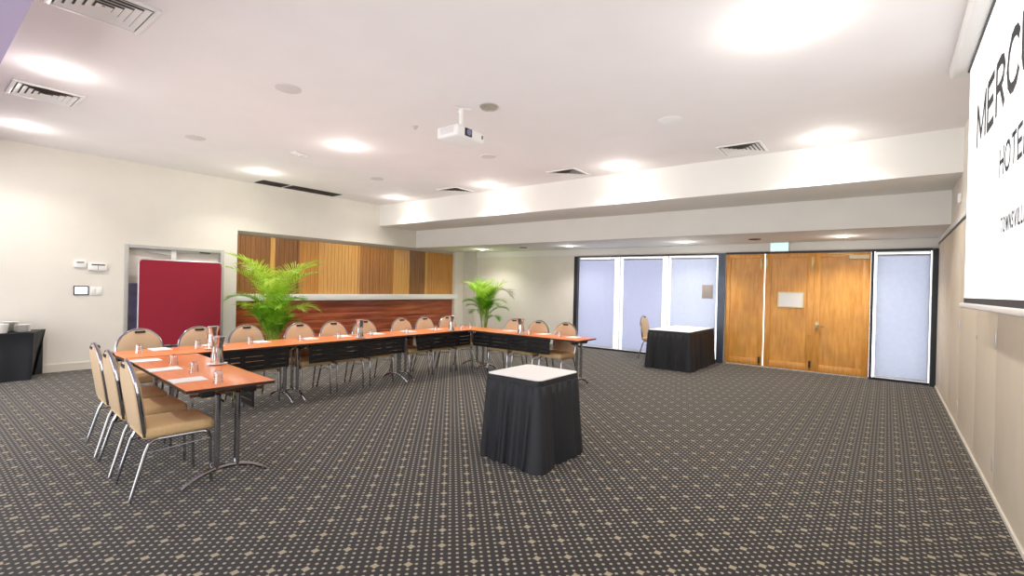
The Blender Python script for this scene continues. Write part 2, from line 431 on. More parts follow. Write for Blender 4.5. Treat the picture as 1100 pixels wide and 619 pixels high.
# ---- the three door leaves
def door_leaf(name, x0, x1, label):
    yb0, yf = YB-0.01, YB-0.05
    st = 0.11 if x1-x0 > 0.8 else 0.09
    o = MB().box(x0, x1, YB-0.035, YB+0.005, 0.022, ZD-0.014).build(name, M['doorwood'])
    o['kind'] = 'structure'; o['label'] = label
    r = MB()
    r.box(x0, x0+st, yf, YB-0.0351, 0.022, ZD-0.014); r.box(x1-st, x1, yf, YB-0.0351, 0.022, ZD-0.014)
    r.box(x0+st, x1-st, yf, YB-0.0351, 0.022, 0.16); r.box(x0+st, x1-st, yf, YB-0.0351, ZD-0.1, ZD-0.014)
    r.build('door_frame', M['doorrail'], o, bevel=0.003)
    return o
d1 = door_leaf('door_1', -2.69, -1.966, 'left wooden door leaf')
d2 = door_leaf('door_2', -1.945, -1.108, 'middle wooden door leaf with a framed notice')
d3 = door_leaf('door_3', -1.107, -0.24, 'right wooden door leaf with lever handle and closer')
def bolt(parent, x, z, mat, h=0.13):
    MB().rbox(x-0.018, x+0.018, YB-0.064, YB-0.05, z-h/2, z+h/2, 0.004, 2).tube([(x, YB-0.07, z-h/2-0.03), (x, YB-0.07, z+h/2-0.01)], 0.008, 8).build('bolt', mat, parent)
bolt(d1, -2.02, 2.10, M['brass'], 0.2); bolt(d2, -1.915, 2.12, M['brass'], 0.16); bolt(d2, -1.135, 2.10, M['brass'], 0.24)
bolt(d1, -2.02, 0.14, M['pot']); bolt(d2, -1.145, 0.16, M['pot'])
hd = MB().rbox(-1.065, -1.015, YB-0.06, YB-0.05, 0.83, 0.98, 0.004, 2)
hd.tube([(-1.04, YB-0.05, 0.915), (-1.04, YB-0.10, 0.915), (-1.03, YB-0.112, 0.912), (-0.92, YB-0.112, 0.895)], 0.011, 8)
hd.build('handle', M['brass'], d3)
for dd, x in ((d1, -2.02), (d2, -1.16)):
    MB().lathe([(0.015, 0), (0.015, 0.008), (0.006, 0.012)], 12, mat=Matrix.Translation((x, YB-0.05, 0.98 if dd is d1 else 0.73)) @ Matrix.Rotation(PI/2, 4, 'X')).build('knob', M['brass'], dd)
MB().rbox(-0.56, -0.26, YB-0.1, YB-0.05, 2.16, 2.235, 0.008, 2).build('door_closer', M['creamlight'], d3)
MB().tube([(-0.5, YB-0.085, 2.24), (-0.74, YB-0.09, 2.262), (-0.9, YB-0.07, 2.262)], 0.008, 6).build('closer_arm', M['creamlight'], d3)
nt_ = thing('framed_notice', 'white notice in a pale frame on the middle door leaf', 'notice', (-1.49, YB-0.05, 1.38))
MB().box(-0.2, 0.2, 0.0, 0.0145, -0.13, 0.13).build('sheet', M['paper'], nt_)
fr = MB(); fr.box(-0.22, 0.22, -0.006, 0.014, 0.13, 0.15); fr.box(-0.22, 0.22, -0.006, 0.014, -0.15, -0.13); fr.box(-0.22, -0.2, -0.006, 0.014, -0.13, 0.13); fr.box(0.2, 0.22, -0.006, 0.014, -0.13, 0.13)
fr.build('frame', M['creamlight'], nt_)
ex = thing('exit_sign', 'pale glowing exit light box above the wooden doors', 'exit sign', (-1.70, YB-0.06, 2.41))
MB().rbox(-0.165, 0.165, -0.025, 0.03, -0.085, 0.09, 0.006, 2).build('housing', M['white_plastic'], ex)
MB().box(-0.155, 0.155, -0.029, -0.024, -0.075, 0.08).build('face', M['exitface'], ex)

# ---- right wall: folding panels
seams = [YB, 9.82, 8.68, 7.53, 6.25, 5.18, 4.05, 2.9, 1.75, 0.6, -0.6, -1.7, YN]
for i in range(len(seams)-1):
    a, b_ = seams[i], seams[i+1]
    o = MB().box(XR, XR+0.08, b_+0.005, a-0.005, 0.03, 2.385).build('wall_right', M['panelwall'], bevel=0.003)
    o['kind'] = 'structure'; o['label'] = 'beige folding wall panel on the right'
    if i in (0, 2, 4, 6):
        for z in (0.25, 1.19, 1.95):
            MB().rbox(XR-0.006, XR+0.002, b_+0.012, b_+0.045, z-0.07, z+0.07, 0.002, 2).build('hinge', M['alu'], o)
    if i == 4:
        MB().lathe([(0.018, 0), (0.018, 0.006), (0.008, 0.01)], 12, mat=Matrix.Translation((XR, a-0.06, 1.15)) @ Matrix.Rotation(-PI/2, 4, 'Y')).build('lock', M['alu'], o)
struct('wall_right_upper', MB().box(XR, XR+0.2, YN, Y1, 2.47, ZC).box(XR, XR+0.2, Y1, Y2, 2.47, ZB).box(XR, XR+0.2, Y2, YB+0.2, 2.47, ZE).box(XR+0.08, XR+0.2, YN, YB+0.2, 0, 2.47), M['wall'], label='cream wall above the folding panels')
struct('trim_10', MB().box(XR-0.012, XR+0.08, YN, YB-0.03, 2.412, 2.47), M['white'], label='white track rail above the folding panels')
struct('trim_11', MB().box(XR-0.002, XR+0.08, YN, YB-0.03, 2.388, 2.412), M['dark'], label='dark track gap above the folding panels')
struct('baseboard_right', MB().box(XR-0.012, XR+0.08, YN, YB-0.14, 0, 0.028), M['skirt_white'], label='white floor strip under the folding panels')
sn = MB().rbox(XR-0.03, XR, 7.72, 7.80, 2.63, 2.74, 0.006, 2).build('motion_detector', M['white_plastic']); tag(sn, 'small white sensor high on right wall beside screen', 'sensor')

# ---- left door: frame, header, leaf
df = MB()
df.box(XL-0.1, XL+0.015, DY0, DY0+0.06, 0, DZ); df.box(XL-0.1, XL+0.015, DY1-0.06, DY1, 0, DZ)
df.box(XL-0.1, XL+0.015, DY0+0.06, DY1-0.06, DZ-0.06, DZ)
d4 = struct('door_4', df, M['greyalu'], label='grey door frame in the left wall behind the red board', bevel=0.004)
MB().box(XL-0.16, XL-0.1, DY0, DY1, 1.41, DZ).build('upper_panel', M['wall'], d4)
MB().box(XL-0.16, XL-0.1, DY0, DY1, 0.0, 1.408).build('lower_panel', M['violet_glass'], d4)
MB().box(XL-0.1, XL-0.03, 3.11, 3.19, 1.41, DZ-0.06).build('mullion', M['white'], d4)
MB().prism([(DY0+0.06, DZ-0.075), (3.11, DZ-0.075), (3.11, DZ-0.16)], XL-0.1, XL-0.03, 'yz').build('header_wedge', M['greyalu'], d4)
MB().box(XL-0.1, XL-0.02, 3.19, DY1-0.06, DZ-0.1, DZ-0.06).build('closer_track', M['greyalu'], d4)
MB().rbox(XL-0.10, XL-0.005, 3.56, 3.74, DZ-0.085, DZ-0.065, 0.004, 2).build('closer_slot', M['slot'], d4)

# ------------------------------------------------------------------ wood panelling on the left wall
wp = thing('wood_panelling', 'golden and brown slatted wood panelling above the white ledge', 'panelling', (XL-0.158, (RY0+RY1)/2, 1.225))
secs = [(4.22, 4.92, 'brown'), (4.92, 5.02, 'goldlight'), (5.02, 5.52, 'brown'), (5.52, 5.56, 'brown'), (5.56, 6.02, 'gold'), (6.02, 6.07, 'goldlight'), (6.07, 7.08, 'goldlight'), (7.08, 7.12, 'goldlight'), (7.12, 7.42, 'midbrown'), (7.42, 7.72, 'midbrown'), (7.72, 8.16, 'midbrown'), (8.16, 8.72, 'goldlight'), (8.72, 9.26, 'brown'), (9.26, 9.34, 'goldlight'), (9.34, 10.38, 'gold')]
yc = (RY0+RY1)/2
for a, b_, mt in secs:
    mb = MB(); w = b_-a; n = max(1, round(w/0.095))
    if w <= 0.11:
        mb.box(0.0, 0.075, a-yc+0.003, b_-yc-0.003, 0.0, 1.2)
    else:
        mb.box(0.0, 0.045, a-yc, b_-yc, 0, 1.2)
        for k in range(n):
            y0 = a-yc + w*k/n; y1 = a-yc + w*(k+1)/n
            mb.box(0.0451, 0.055, y0+0.004, y1-0.004, 0.004, 1.2)
        mb.box(0.045, 0.068, a-yc+0.002, a-yc+0.03, 0, 1.2)
    mb.build('panel', M[mt], wp)
wn = thing('wood_wainscot', 'dark red horizontal wood boards below the white ledge', 'panelling', (XL-0.158, yc, 0))
nb_ = 7
for k in range(nb_):
    z0 = 0.02 + (1.083-0.02)*k/nb_; z1 = 0.02 + (1.083-0.02)*(k+1)/nb_
    MB().box(0, 0.06, RY0-yc, RY1-yc, z0+0.002, z1-0.002).build('board', M['redwood'], wn, bevel=0.002)
MB().box(0, 0.05, RY0-yc, RY1-yc, 0, 1.083).build('backing', M['slot'], wn)

# ------------------------------------------------------------------ wall plates on left wall
def wallbox(name, label, cat, y0, y1, z0, z1, d, mat):
    t = thing(name, label, cat, (XL, (y0+y1)/2, (z0+z1)/2))
    hw, hh = (y1-y0)/2, (z1-z0)/2
    MB().rbox(0, d, -hw, hw, -hh, hh, 0.006, 2).build('housing', mat, t)
    return t, hw, hh, d
t, hw, hh, d = wallbox('wall_mounted_thermostat', 'small white thermostat with grey display, upper left of the wall plates', 'thermostat', 1.775, 1.925, 1.65, 1.765, 0.03, M['white_plastic'])
MB().box(d, d+0.002, -0.045, 0.045, 0.012, 0.038).build('display', M['plaque'], t)
t, hw, hh, d = wallbox('wall_mounted_control_box', 'white double control box with dark top slot, right of the thermostat', 'control box', 1.945, 2.185, 1.61, 1.725, 0.045, M['white_plastic'])
MB().box(d, d+0.002, -0.08, 0.09, 0.025, 0.045).box(d, d+0.002, 0.0, 0.005, -0.05, 0.025).build('slot', M['slot'], t)
t, hw, hh, d = wallbox('wall_mounted_touch_panel', 'dark framed wall touch panel with bright screen, below the thermostat', 'touch panel', 1.775, 1.96, 1.205, 1.355, 0.02, M['dark'])
MB().box(d, d+0.002, -hw+0.014, hw-0.014, -hh+0.018, hh-0.018).build('display', M['display'], t)
t, hw, hh, d = wallbox('light_switch', 'white double light switch right of the touch panel', 'switch', 1.972, 2.135, 1.20, 1.345, 0.012, M['white_plastic'])
for s in (-1, 1): MB().rbox(d, d+0.006, s*0.038-0.03, s*0.038+0.03, -0.045, 0.045, 0.003, 2).build('rocker', M['china'], t)

# ------------------------------------------------------------------ crimson display board
rb = thing('display_board', 'crimson felt display board standing against the left door', 'display board', (-10.14, 3.245, 0))
def rrect(a0, a1, b0, b1, r, n=6):
    return arc(a1-r, b1-r, r, 0, PI/2, n) + arc(a0+r, b1-r, r, PI/2, PI, n) + arc(a0+r, b0+r, r, PI, 1.5*PI, n) + arc(a1-r, b0+r, r, 1.5*PI, 2*PI, n)
MB().prism(rrect(-0.645, 0.645, 0.32, 1.82, 0.05), -0.012, 0.018, 'yz').build('felt_panel', M['crimson'], rb)
rim = [(0.0, a, b_) for a, b_ in rrect(-0.65, 0.65, 0.315, 1.825, 0.055)]
MB().tube(rim, 0.013, 8, closed=True).build('rim', M['alu'], rb)
for s in (-1, 1):
    MB().rbox(-0.02, 0.02, s*0.55-0.02, s*0.55+0.02, 0.03, 0.34, 0.004, 2).rbox(-0.1, 0.3, s*0.55-0.025, s*0.55+0.025, 0, 0.03, 0.008, 2).build('leg', M['alu'], rb)

# ------------------------------------------------------------------ chairs
def make_chair(label, group):
    t = thing('banquet_chair', label, 'chair', (0,0,0), 0, group)
    # seat cushion: rounded plan, front roll
    seat = MB().rbox(-0.215, 0.215, -0.2, 0.24, 0.40, 0.478, 0.032, 4)
    seat.build('seat', M['fabric'], t)
    # back: straight sides then a dome; leans backwards
    lean = Matrix.Translation((0, -0.185, 0.44)) @ Matrix.Rotation(math.radians(8.5), 4, 'X')
    hw, zs, zt = 0.208, 0.275, 0.492
    out = [(-hw*0.93, 0.0), (hw*0.93, 0.0)] + [(hw*math.cos(a), zs + (zt-zs)*math.sin(a)) for a in [PI*i/20 for i in range(21)]]
    bm = bmesh.new()
    rings = []
    for ins, y in ((0.018, -0.022), (0.004, -0.014), (0.0, 0.0), (0.004, 0.016), (0.03, 0.026), (0.09, 0.03)):
        cx, cz = 0.0, 0.23
        rg = []
        for (x, z) in out:
            dx, dz = x-cx, z-cz; l = math.hypot(dx, dz); k = (l-ins)/l
            rg.append(bm.verts.new((cx+dx*k, y, cz+dz*k)))
        rings.append(rg)
    n = len(out)
    for i in range(len(rings)-1):
        for k in range(n):
            bm.faces.new((rings[i][k], rings[i][(k+1)%n], rings[i+1][(k+1)%n], rings[i+1][k]))
    bm.faces.new(rings[0]); bm.faces.new(list(reversed(rings[-1])))
    bm.verts.index_update()
    vs = [v.co.copy() for v in bm.verts]; fs = [[v.index for v in f.verts] for f in bm.faces]
    bm.free()
    back = MB().add(vs, fs, True, lean).build('backrest', M['fabric_back'], t, sharp=50)
    # hand hold near the top of the back
    hp = rrect(-0.05, 0.05, 0.452, 0.478, 0.0125, 5)
    MB().prism(hp, -0.026, 0.032, 'xz', lean).build('hand_hold', M['black_plastic'], back)
    rim2 = [(x*1.03, 0.0, (z-0.23)*1.02+0.23) for (x, z) in [(hw*math.cos(a), zs + (zt-zs)*math.sin(a)) for a in [PI*i/24 for i in range(25)]]]
    rim2 = [(0.2, 0, -0.02), (0.212, 0, 0.13)] + rim2 + [(-0.212, 0, 0.13), (-0.2, 0, -0.02)]
    MB().tube(rim2, 0.0125, 8, mat=lean).build('back_frame', M['chrome'], t)
    for s in (-1, 1):
        x = s*0.205
        MB().tube([(x, 0.10, 0.395), (x, 0.17, 0.393), (x, 0.20, 0.378), (x*1.01, 0.214, 0.34), (x*1.02, 0.225, 0.0)], 0.0115, 8).build('leg', M['chrome'], t)
        MB().tube([(x, -0.10, 0.395), (x, -0.135, 0.39), (x, -0.16, 0.367), (x*1.03, -0.18, 0.32), (x*1.10, -0.265, 0.0)], 0.0115, 8).build('leg', M['chrome'], t)
    sf = MB()
    for s in (-1, 1): sf.tube([(s*0.205, -0.11, 0.395), (s*0.205, 0.11, 0.395)], 0.0115, 8)
    sf.tube([(-0.205, 0.12, 0.393), (0.205, 0.12, 0.393)], 0.009, 6); sf.tube([(-0.205, -0.12, 0.393), (0.205, -0.12, 0.393)], 0.009, 6)
    sf.build('seat_frame', M['chrome'], t)
    for s in (-1, 1): MB().tube([(s*0.21, -0.183, 0.31), (s*0.207, 0.214, 0.335)], 0.005, 6).build('stretcher', M['chrome'], t)
    return t
TILT = math.radians(-3.4)
chairs = []
GL = 'beige banquet chairs along the left arm'; GB = 'beige banquet chairs along the back row'; GF = 'beige banquet chairs along the far arm'
spec = [(-4.185, 1.27, TILT, 'nearest beige banquet chair with whole seat in view, at left arm of tables', GL),
        (-4.82, 1.305, TILT, 'middle beige banquet chair of three on the outer side of left arm', GL),
        (-5.42, 1.34, TILT, 'farthest beige banquet chair of three on the outer side of left arm', GL)]
# back row: (x of the top of the back, y)
brow = [(-6.74, 1.71, 'beige banquet chair by the table corner, left in front of the crimson board'),
        (-6.68, 2.28, 'beige banquet chair in front of the right half of the crimson board'),
        (-6.62, 2.80, 'beige banquet chair in front of the big palm, left of its canes'),
        (-6.54, 3.465, 'beige banquet chair just right of the big palm'),
        (-6.54, 3.98, 'back row chair second to the right of the big palm, before red boards'),
        (-6.56, 4.53, 'back row chair partly hidden by the steel jug at mid table'),
        (-6.55, 5.25, 'back row chair right of the mid table jug, third from the back corner'),
        (-6.55, 5.76, 'back row chair second from the back corner, before red boards'),
        (-6.54, 6.30, 'last back row chair, beside the corner jug and white post')]
for x, y, lb in brow: spec.append((x+0.375, y, -PI/2, lb, GB))
spec += [(-5.22, 6.57, PI, 'far arm chair hidden mostly behind the steel jug', GF),
         (-4.70, 6.57, PI, 'middle chair of the far arm, beside an upturned glass', GF),
         (-4.16, 6.58, PI, 'rightmost chair of the far arm, at the table end before the window', GF),
         (-3.98, 10.2, math.radians(-90), 'lone beige chair seen edge on beside the far black skirted table', None)]
c0 = None
for x, y, rz, lb, g in spec:
    if c0 is None:
        c0 = make_chair(lb, g); c0.location = (x, y, 0); c0.rotation_euler = (0, 0, rz)
    else:
        c = dup(c0, (x, y, 0), rz, lb, g)
        if g is None and 'group' in c: del c['group']

# ------------------------------------------------------------------ conference tables (length along local x, front = -y)
def make_table(label, L, D, loc, rz, pan=(0.1, 0.1), off=(0.1, 0.1), topmat='tabletop', cross=0.0):
    t = thing('conference_table', label, 'table', loc, rz, 'orange topped conference tables set in a U')
    h = L/2; w = D/2
    MB().rbox(-h+0.003, h-0.003, -w+0.003, w-0.003, 0.712, 0.735, 0.003, 2).build('tabletop', M[topmat], t)
    e = MB(); e.box(-h, h, -w, -w+0.003, 0.71, 0.732); e.box(-h, h, w-0.003, w, 0.71, 0.732)
    e.box(-h, -h+0.003, -w+0.003, w-0.003, 0.71, 0.732); e.box(h-0.003, h, -w+0.003, w-0.003, 0.71, 0.732)
    e.build('edge_band', M['edge'], t)
    for s in (-1, 1):
        x = s*(h - (off[0] if s < 0 else off[1]))
        lg = MB()
        pts = []
        for i in range(17):
            u = -1 + 2*i/16
            pts.append((x, u*0.29, 0.012 + 0.105*(1-u*u)**0.9))
        lg.tube(pts, [0.012 + 0.010*(1-abs(-1+2*i/16)) for i in range(17)], 10, flat=1.0)
        lo = lg.build('leg', M['chrome'], t)
        for q in (-1, 1):
            MB().tube([(x, q*0.068, 0.10), (x, q*0.068, 0.66)], 0.021, 10).build('post', M['chrome'], lo)
        MB().tube([(x, -0.25, 0.672), (x, 0.25, 0.672)], 0.012, 8).build('top_bar', M['chrome'], lo)
        for q in (-1, 1): MB().tube([(x, q*0.03, 0.6), (x-s*0.14, q*0.08, 0.69)], 0.008, 6).build('brace', M['chrome'], lo)
        for q in (-1, 1): MB().rbox(x-0.04, x+0.04, q*0.145-0.045, q*0.145+0.045, 0.655, 0.712, 0.006, 2).build('bracket', M['black_plastic'], lo)
    # slotted modesty panel on the inner side
    x0, x1 = -h+pan[0], h-pan[1]; z0, z1 = 0.468, 0.69; y0, y1 = -w+0.03, -w+0.04
    nC = 4; zc = [z0, z0+0.045, z0+0.052, z0+0.102, z0+0.109, z0+0.159, z0+0.166, z1]
    pn = MB(); Wp = x1-x0
    for i in range(0, 7, 2): pn.box(x0, x1, y0, y1, zc[i], zc[i+1])
    xs = [x0]
    for k in range(nC): xs += [x0 + Wp*(k+0.1)/nC, x0 + Wp*(k+0.9)/nC]
    xs.append(x1)
    for i in (1, 3, 5):
        for k in range(0, len(xs)-1, 2): pn.box(xs[k], xs[k+1], y0, y1, zc[i], zc[i+1])
    pn.build('modesty_panel', M['panelblack'], t)
    MB().box(x0+0.02, x1-0.02, -w+0.06, -w+0.09, 0.66, 0.71).build('rail', M['black_plastic'], t)
    return t
# left arm: near end toward the camera; inner side is +y so the local front faces +y
make_table('orange conference table nearest the camera, set with four notepads and a jug', 1.90, 0.60, (-4.755, 1.615, 0), TILT + PI, pan=(0.32, 0.1), off=(0.1, 0.045))
for y0, y1, lb in ((1.37, 3.14, 'first back row conference table, in front of crimson board and palm'), (3.14, 4.93, 'middle back row conference table, before the red boards'), (4.93, 6.76, 'last back row conference table, at the far corner of the U')):
    make_table(lb, y1-y0-0.004, 0.62, (-6.05, (y0+y1)/2, 0), PI/2, pan=(0.12 if y0 > 2 else 0.55, 0.14 if y0 < 4.5 else 0.5), off=(0.06 if y0 > 4.5 else 0.08, 0.08))
make_table('far arm conference table, ending before the lilac blinds', 2.15, 0.56, (-4.645, 6.48, 0), 0, pan=(0.04, 0.52), off=(0.12, 0.14))

# ------------------------------------------------------------------ table settings
ZT = 0.736
def make_glass(label, group):
    t = tag(MB().lathe([(0.037, 0), (0.030, 0.06), (0.028, 0.085), (0.024, 0.092), (0.0, 0.0925), (0.0, 0.0805), (0.022, 0.080), (0.0255, 0.076), (0.0275, 0.06), (0.034, 0.0)], 18, close=True).build('water_glass', M['glass']), label, 'glass', group)
    return t
GG = 'upturned water glasses on the tables'
gl = [(-3.95, 1.51, 'upturned glass closest to the near end of the left arm'),
      (-4.54, 1.55, 'upturned glass behind the nearest notepad of the left arm, second from its end'),
      (-5.08, 1.57, 'upturned glass between middle notepads of left arm, third from its end'),
      (-6.07, 1.57, 'upturned glass by the table corner, in front of the leftmost back chair'),
      (-6.11, 2.12, 'upturned glass left of the steel jug that stands before the crimson board'),
      (-6.12, 2.69, 'upturned glass in front of the chair left of the big palm'),
      (-6.04, 3.29, 'upturned glass in front of the chair just right of the big palm'),
      (-5.98, 3.80, 'upturned glass left of the steel jug at mid table'),
      (-5.98, 4.33, 'upturned glass right of the steel jug at mid table'),
      (-5.92, 4.95, 'upturned glass between the back row chairs third and fourth from the corner'),
      (-5.96, 5.60, 'upturned glass two chairs from the back corner, left of the corner jug'),
      (-5.86, 6.12, 'upturned glass just right of the corner jug'),
      (-5.95, 6.45, 'upturned glass at the very corner of the U, behind the corner jug'),
      (-4.60, 6.40, 'upturned glass right of the far arm jug'),
      (-4.03, 6.42, 'upturned glass near the right end of the far arm')]
g0 = None
for x, y, lb in gl:
    if g0 is None: g0 = make_glass(lb, GG); g0.location = (x, y, ZT)
    else: dup(g0, (x, y, ZT), rnd.random()*6, lb, GG)
GP = 'white notepads on the tables'
pads = [(-4.22, 1.40, TILT, 'white notepad closest to the near end of the left arm'), (-4.84, 1.43, TILT, 'white notepad second from the near end of the left arm'), (-5.46, 1.46, TILT, 'white notepad third from the near end of the left arm'), (-6.24, 1.80, PI/2, 'white notepad at the table corner, before the leftmost back chair'),
        (-6.22, 2.32, PI/2, 'white notepad beside the jug before the crimson board'), (-6.22, 2.86, PI/2, 'white notepad before the chair left of the big palm'), (-6.18, 3.48, PI/2, 'white notepad before the chair right of the big palm'),
        (-6.16, 3.99, PI/2, 'white notepad left of the mid table jug'), (-6.16, 4.55, PI/2, 'white notepad right of the mid table jug'), (-6.16, 5.18, PI/2, 'white notepad third from the back corner of the U'), (-6.16, 5.80, PI/2, 'white notepad second from the back corner of the U'),
        (-5.15, 6.6, 0, 'white notepad left of the far arm jug'), (-4.45, 6.6, 0, 'white notepad in the middle of the far arm'), (-3.86, 6.56, 0, 'white notepad at the right end of the far arm')]
p0 = None
for x, y, rz, lb in pads:
    if p0 is None:
        p0 = tag(MB().box(-0.085, 0.085, -0.115, 0.115, 0, 0.006).build('notepad', M['paper']), lb, 'notepad', GP)
        p0.location = (x, y, ZT); p0.rotation_euler = (0, 0, rz)
    else: dup(p0, (x, y, ZT), rz, lb, GP)
def make_plate(label, group):
    t = tag(MB().lathe([(0.045, 0.0), (0.05, 0.003), (0.082, 0.008), (0.083, 0.0095), (0.05, 0.007), (0.0, 0.007)], 28, capt=False).build('saucer', M['china']), label, 'saucer', group)
    return t
def make_jug(label, group):
    t = thing('water_jug', label, 'jug', (0,0,0), 0, group)
    prof = [(0.056, 0), (0.057, 0.01), (0.045, 0.12), (0.044, 0.16), (0.052, 0.22), (0.060, 0.245), (0.058, 0.245), (0.050, 0.22), (0.0425, 0.16), (0.0435, 0.12), (0.054, 0.014), (0.0, 0.012)]
    n = 24; vs = []; fs = []
    for i, (r, z) in enumerate(prof):
        for k in range(n):
            a = 2*PI*k/n; rr = r
            if z > 0.15 and math.cos(a) > 0.7: rr += 0.03*((math.cos(a)-0.7)/0.3)*((z-0.15)/0.095)
            vs.append((rr*math.cos(a), rr*math.sin(a), z))
    for i in range(len(prof)-1):
        for k in range(n): fs.append((i*n+k, i*n+(k+1)%n, (i+1)*n+(k+1)%n, (i+1)*n+k))
    fs.append(tuple(range(n-1, -1, -1)))
    MB().add(vs, fs, True).build('body', M['steel'], t)
    MB().tube([(-0.055, 0, 0.235), (-0.085, 0, 0.238), (-0.105, 0, 0.21), (-0.098, 0, 0.14), (-0.075, 0, 0.075), (-0.05, 0, 0.06)], 0.007, 8).build('handle', M['steel'], t)
    return t
jg = [(-5.92, 2.20, 2.2, 'steel water jug on the table before the crimson board', 'white saucer under the jug before the crimson board'),
      (-4.84, 1.84, 2.6, 'steel water jug nearest the camera, on the left arm', 'white saucer under the jug nearest the camera'),
      (-5.86, 4.06, 2.4, 'steel water jug at the middle of the back row of tables', 'white saucer under the mid table jug'),
      (-5.82, 5.83, 2.0, 'steel water jug at the far corner of the U', 'white saucer under the corner jug'),
      (-4.74, 6.35, 2.4, 'steel water jug on the far arm', 'white saucer under the far arm jug')]
j0 = s0 = None
for x, y, rz, lb, sl in jg:
    if j0 is None:
        s0 = make_plate(sl, 'saucers under the jugs'); s0.location = (x, y, ZT)
        j0 = make_jug(lb, 'steel water jugs on the tables'); j0.location = (x, y, ZT+0.0078); j0.rotation_euler = (0, 0, rz)
    else:
        dup(s0, (x, y, ZT), 0, sl); dup(j0, (x, y, ZT+0.0078), rz, lb)

# ------------------------------------------------------------------ skirted tables
def loop_rect(x0, x1, y0, y1, r, step=0.012):
    pts = rrect(x0, x1, y0, y1, r, 10)
    out = []
    for i in range(len(pts)):
        a = Vector(pts[i]); b = Vector(pts[(i+1) % len(pts)])
        n = max(1, int((b-a).length/step))
        for k in range(n): out.append(a + (b-a)*k/n)
    return out
def skirted(label, x0, x1, y0, y1, zt, flare, pleat, amp, r=0.05, corner=None):
    cx, cy = (x0+x1)/2, (y0+y1)/2
    t = thing('skirted_table', label, 'table', (cx, cy, 0))
    lp = loop_rect(x0-cx, x1-cx, y0-cy, y1-cy, r)
    MB().prism([tuple(p) for p in rrect(x0-cx, x1-cx, y0-cy, y1-cy, r, 8)], zt-0.02, zt+0.004, 'xy').build('white_top', M['whitecloth'], t)
    n = len(lp); L = 0; cum = []
    for i in range(n):
        cum.append(L); L += (lp[(i+1) % n]-lp[i]).length
    npl = max(8, round(L/pleat))
    zs = [zt-0.004, zt-0.045, zt-0.05, zt*0.8, zt*0.6, zt*0.4, zt*0.2, 0.004]
    vs = []; fs = []
    for j, z in enumerate(zs):
        dwn = 1 - z/zt
        for i, p in enumerate(lp):
            tn = (lp[(i+1) % n] - lp[i-1]).normalized(); nn = Vector((tn.y, -tn.x))
            ph = cum[i]/L*npl
            w = ph + 0.18*math.sin(ph*2.3)
            fr_ = w - math.floor(w)
            saw = (fr_/0.8 if fr_ < 0.8 else (1-fr_)/0.2)     # knife pleats
            o = 0.004
            if j >= 2: o = 0.006 + amp*(0.35+0.65*dwn)*saw + flare*dwn**1.15 + 0.012*dwn*math.sin(ph*0.9+1.3)
            if corner:
                dc = (p - Vector((corner[0], corner[1]))).length
                if j >= 2: o += corner[2]*dwn*math.exp(-(dc/0.10)**2)
            q = p + nn*o
            vs.append((q.x, q.y, z))
    for j in range(len(zs)-1):
        for i in range(n): fs.append((j*n+i, j*n+(i+1) % n, (j+1)*n+(i+1) % n, (j+1)*n+i))
    sk = MB().add(vs, fs, True).build('skirt', M['blackcloth'], t, sharp=60)
    bd = MB()
    ring = [tuple((p.x, p.y, zt-0.024)) for p in lp[::3]]
    bv = []; bf = []
    for z, oo in ((zt-0.002, 0.0045), (zt-0.002, 0.009), (zt-0.048, 0.011), (zt-0.048, 0.0065)):
        for i, p in enumerate(lp):
            tn = (lp[(i+1) % n] - lp[i-1]).normalized(); nn = Vector((tn.y, -tn.x)); q = p + nn*oo
            bv.append((q.x, q.y, z))
    for j in range(3):
        for i in range(n): bf.append((j*n+i, j*n+(i+1) % n, (j+1)*n+(i+1) % n, (j+1)*n+i))
    bd.add(bv, bf, True).build('skirt_band', M['blackcloth'], t)
    return t
skirted('black skirted table with white top in the middle of the carpet', -2.83, -2.25, 3.29, 3.93, 0.735, 0.04, 0.105, 0.038, 0.05, corner=(0.29, -0.32, 0.07))
skirted('long black skirted table with white top beside the wooden doors', -3.66, -2.86, 9.05, 10.62, 0.735, 0.02, 0.115, 0.04, 0.04)
# cloth covered table on the left
ct = thing('buffet_table', 'table under a plain black cloth at the left edge', 'table', (-9.95, 0.3, 0))
ZCT = 0.685
q = [(-9.66, 1.26), (-10.2, 1.46), (-10.2, -1.0), (-9.66, -1.0)]
vs = []; fs = []
rows = [(0.0, ZCT-0.02, 0.004), (0.0, ZCT, 0.0), (0, ZCT-0.02, 0.004), (0, 0.4, 0.02), (0, 0.02, 0.04)]
def densify(poly, st=0.03):
    o = []
    for i in range(len(poly)):
        a = Vector(poly[i]); b = Vector(poly[(i+1) % len(poly)]); n = max(1, int((b-a).length/st))
        for k in range(n): o.append(a + (b-a)*k/n)
    return o
qp = densify(q)
ctr = Vector((-9.95, 0.3))
N_ = len(qp)
for z, off in ((ZCT, 0.0), (ZCT-0.012, 0.006), (0.45, 0.012), (0.2, 0.022), (0.006, 0.034)):
    for i, p in enumerate(qp):
        tn = (qp[(i+1) % N_]-qp[i-1]).normalized(); nn = Vector((-tn.y, tn.x))
        dwn = 1 - z/ZCT
        back = 0.0 if p.x < -10.15 and abs(nn.y) < 0.5 else 1.0
        w = off + 0.014*dwn*math.sin(i*0.55)*1.0
        if abs(nn.y) > 0.5 and p.y > 1: w += 0.14*dwn*max(0, (-9.7-p.x)/0.5)
        r_ = p + nn*w*back
        vs.append((max(r_.x, -10.235) - ctr.x, r_.y - ctr.y, z))
for j in range(4):
    for i in range(N_): fs.append((j*N_+i, j*N_+(i+1) % N_, (j+1)*N_+(i+1) % N_, (j+1)*N_+i))
fs.append(tuple(range(N_)))
MB().add(vs, fs, True).build('tablecloth', M['blackcloth'], ct, sharp=40)
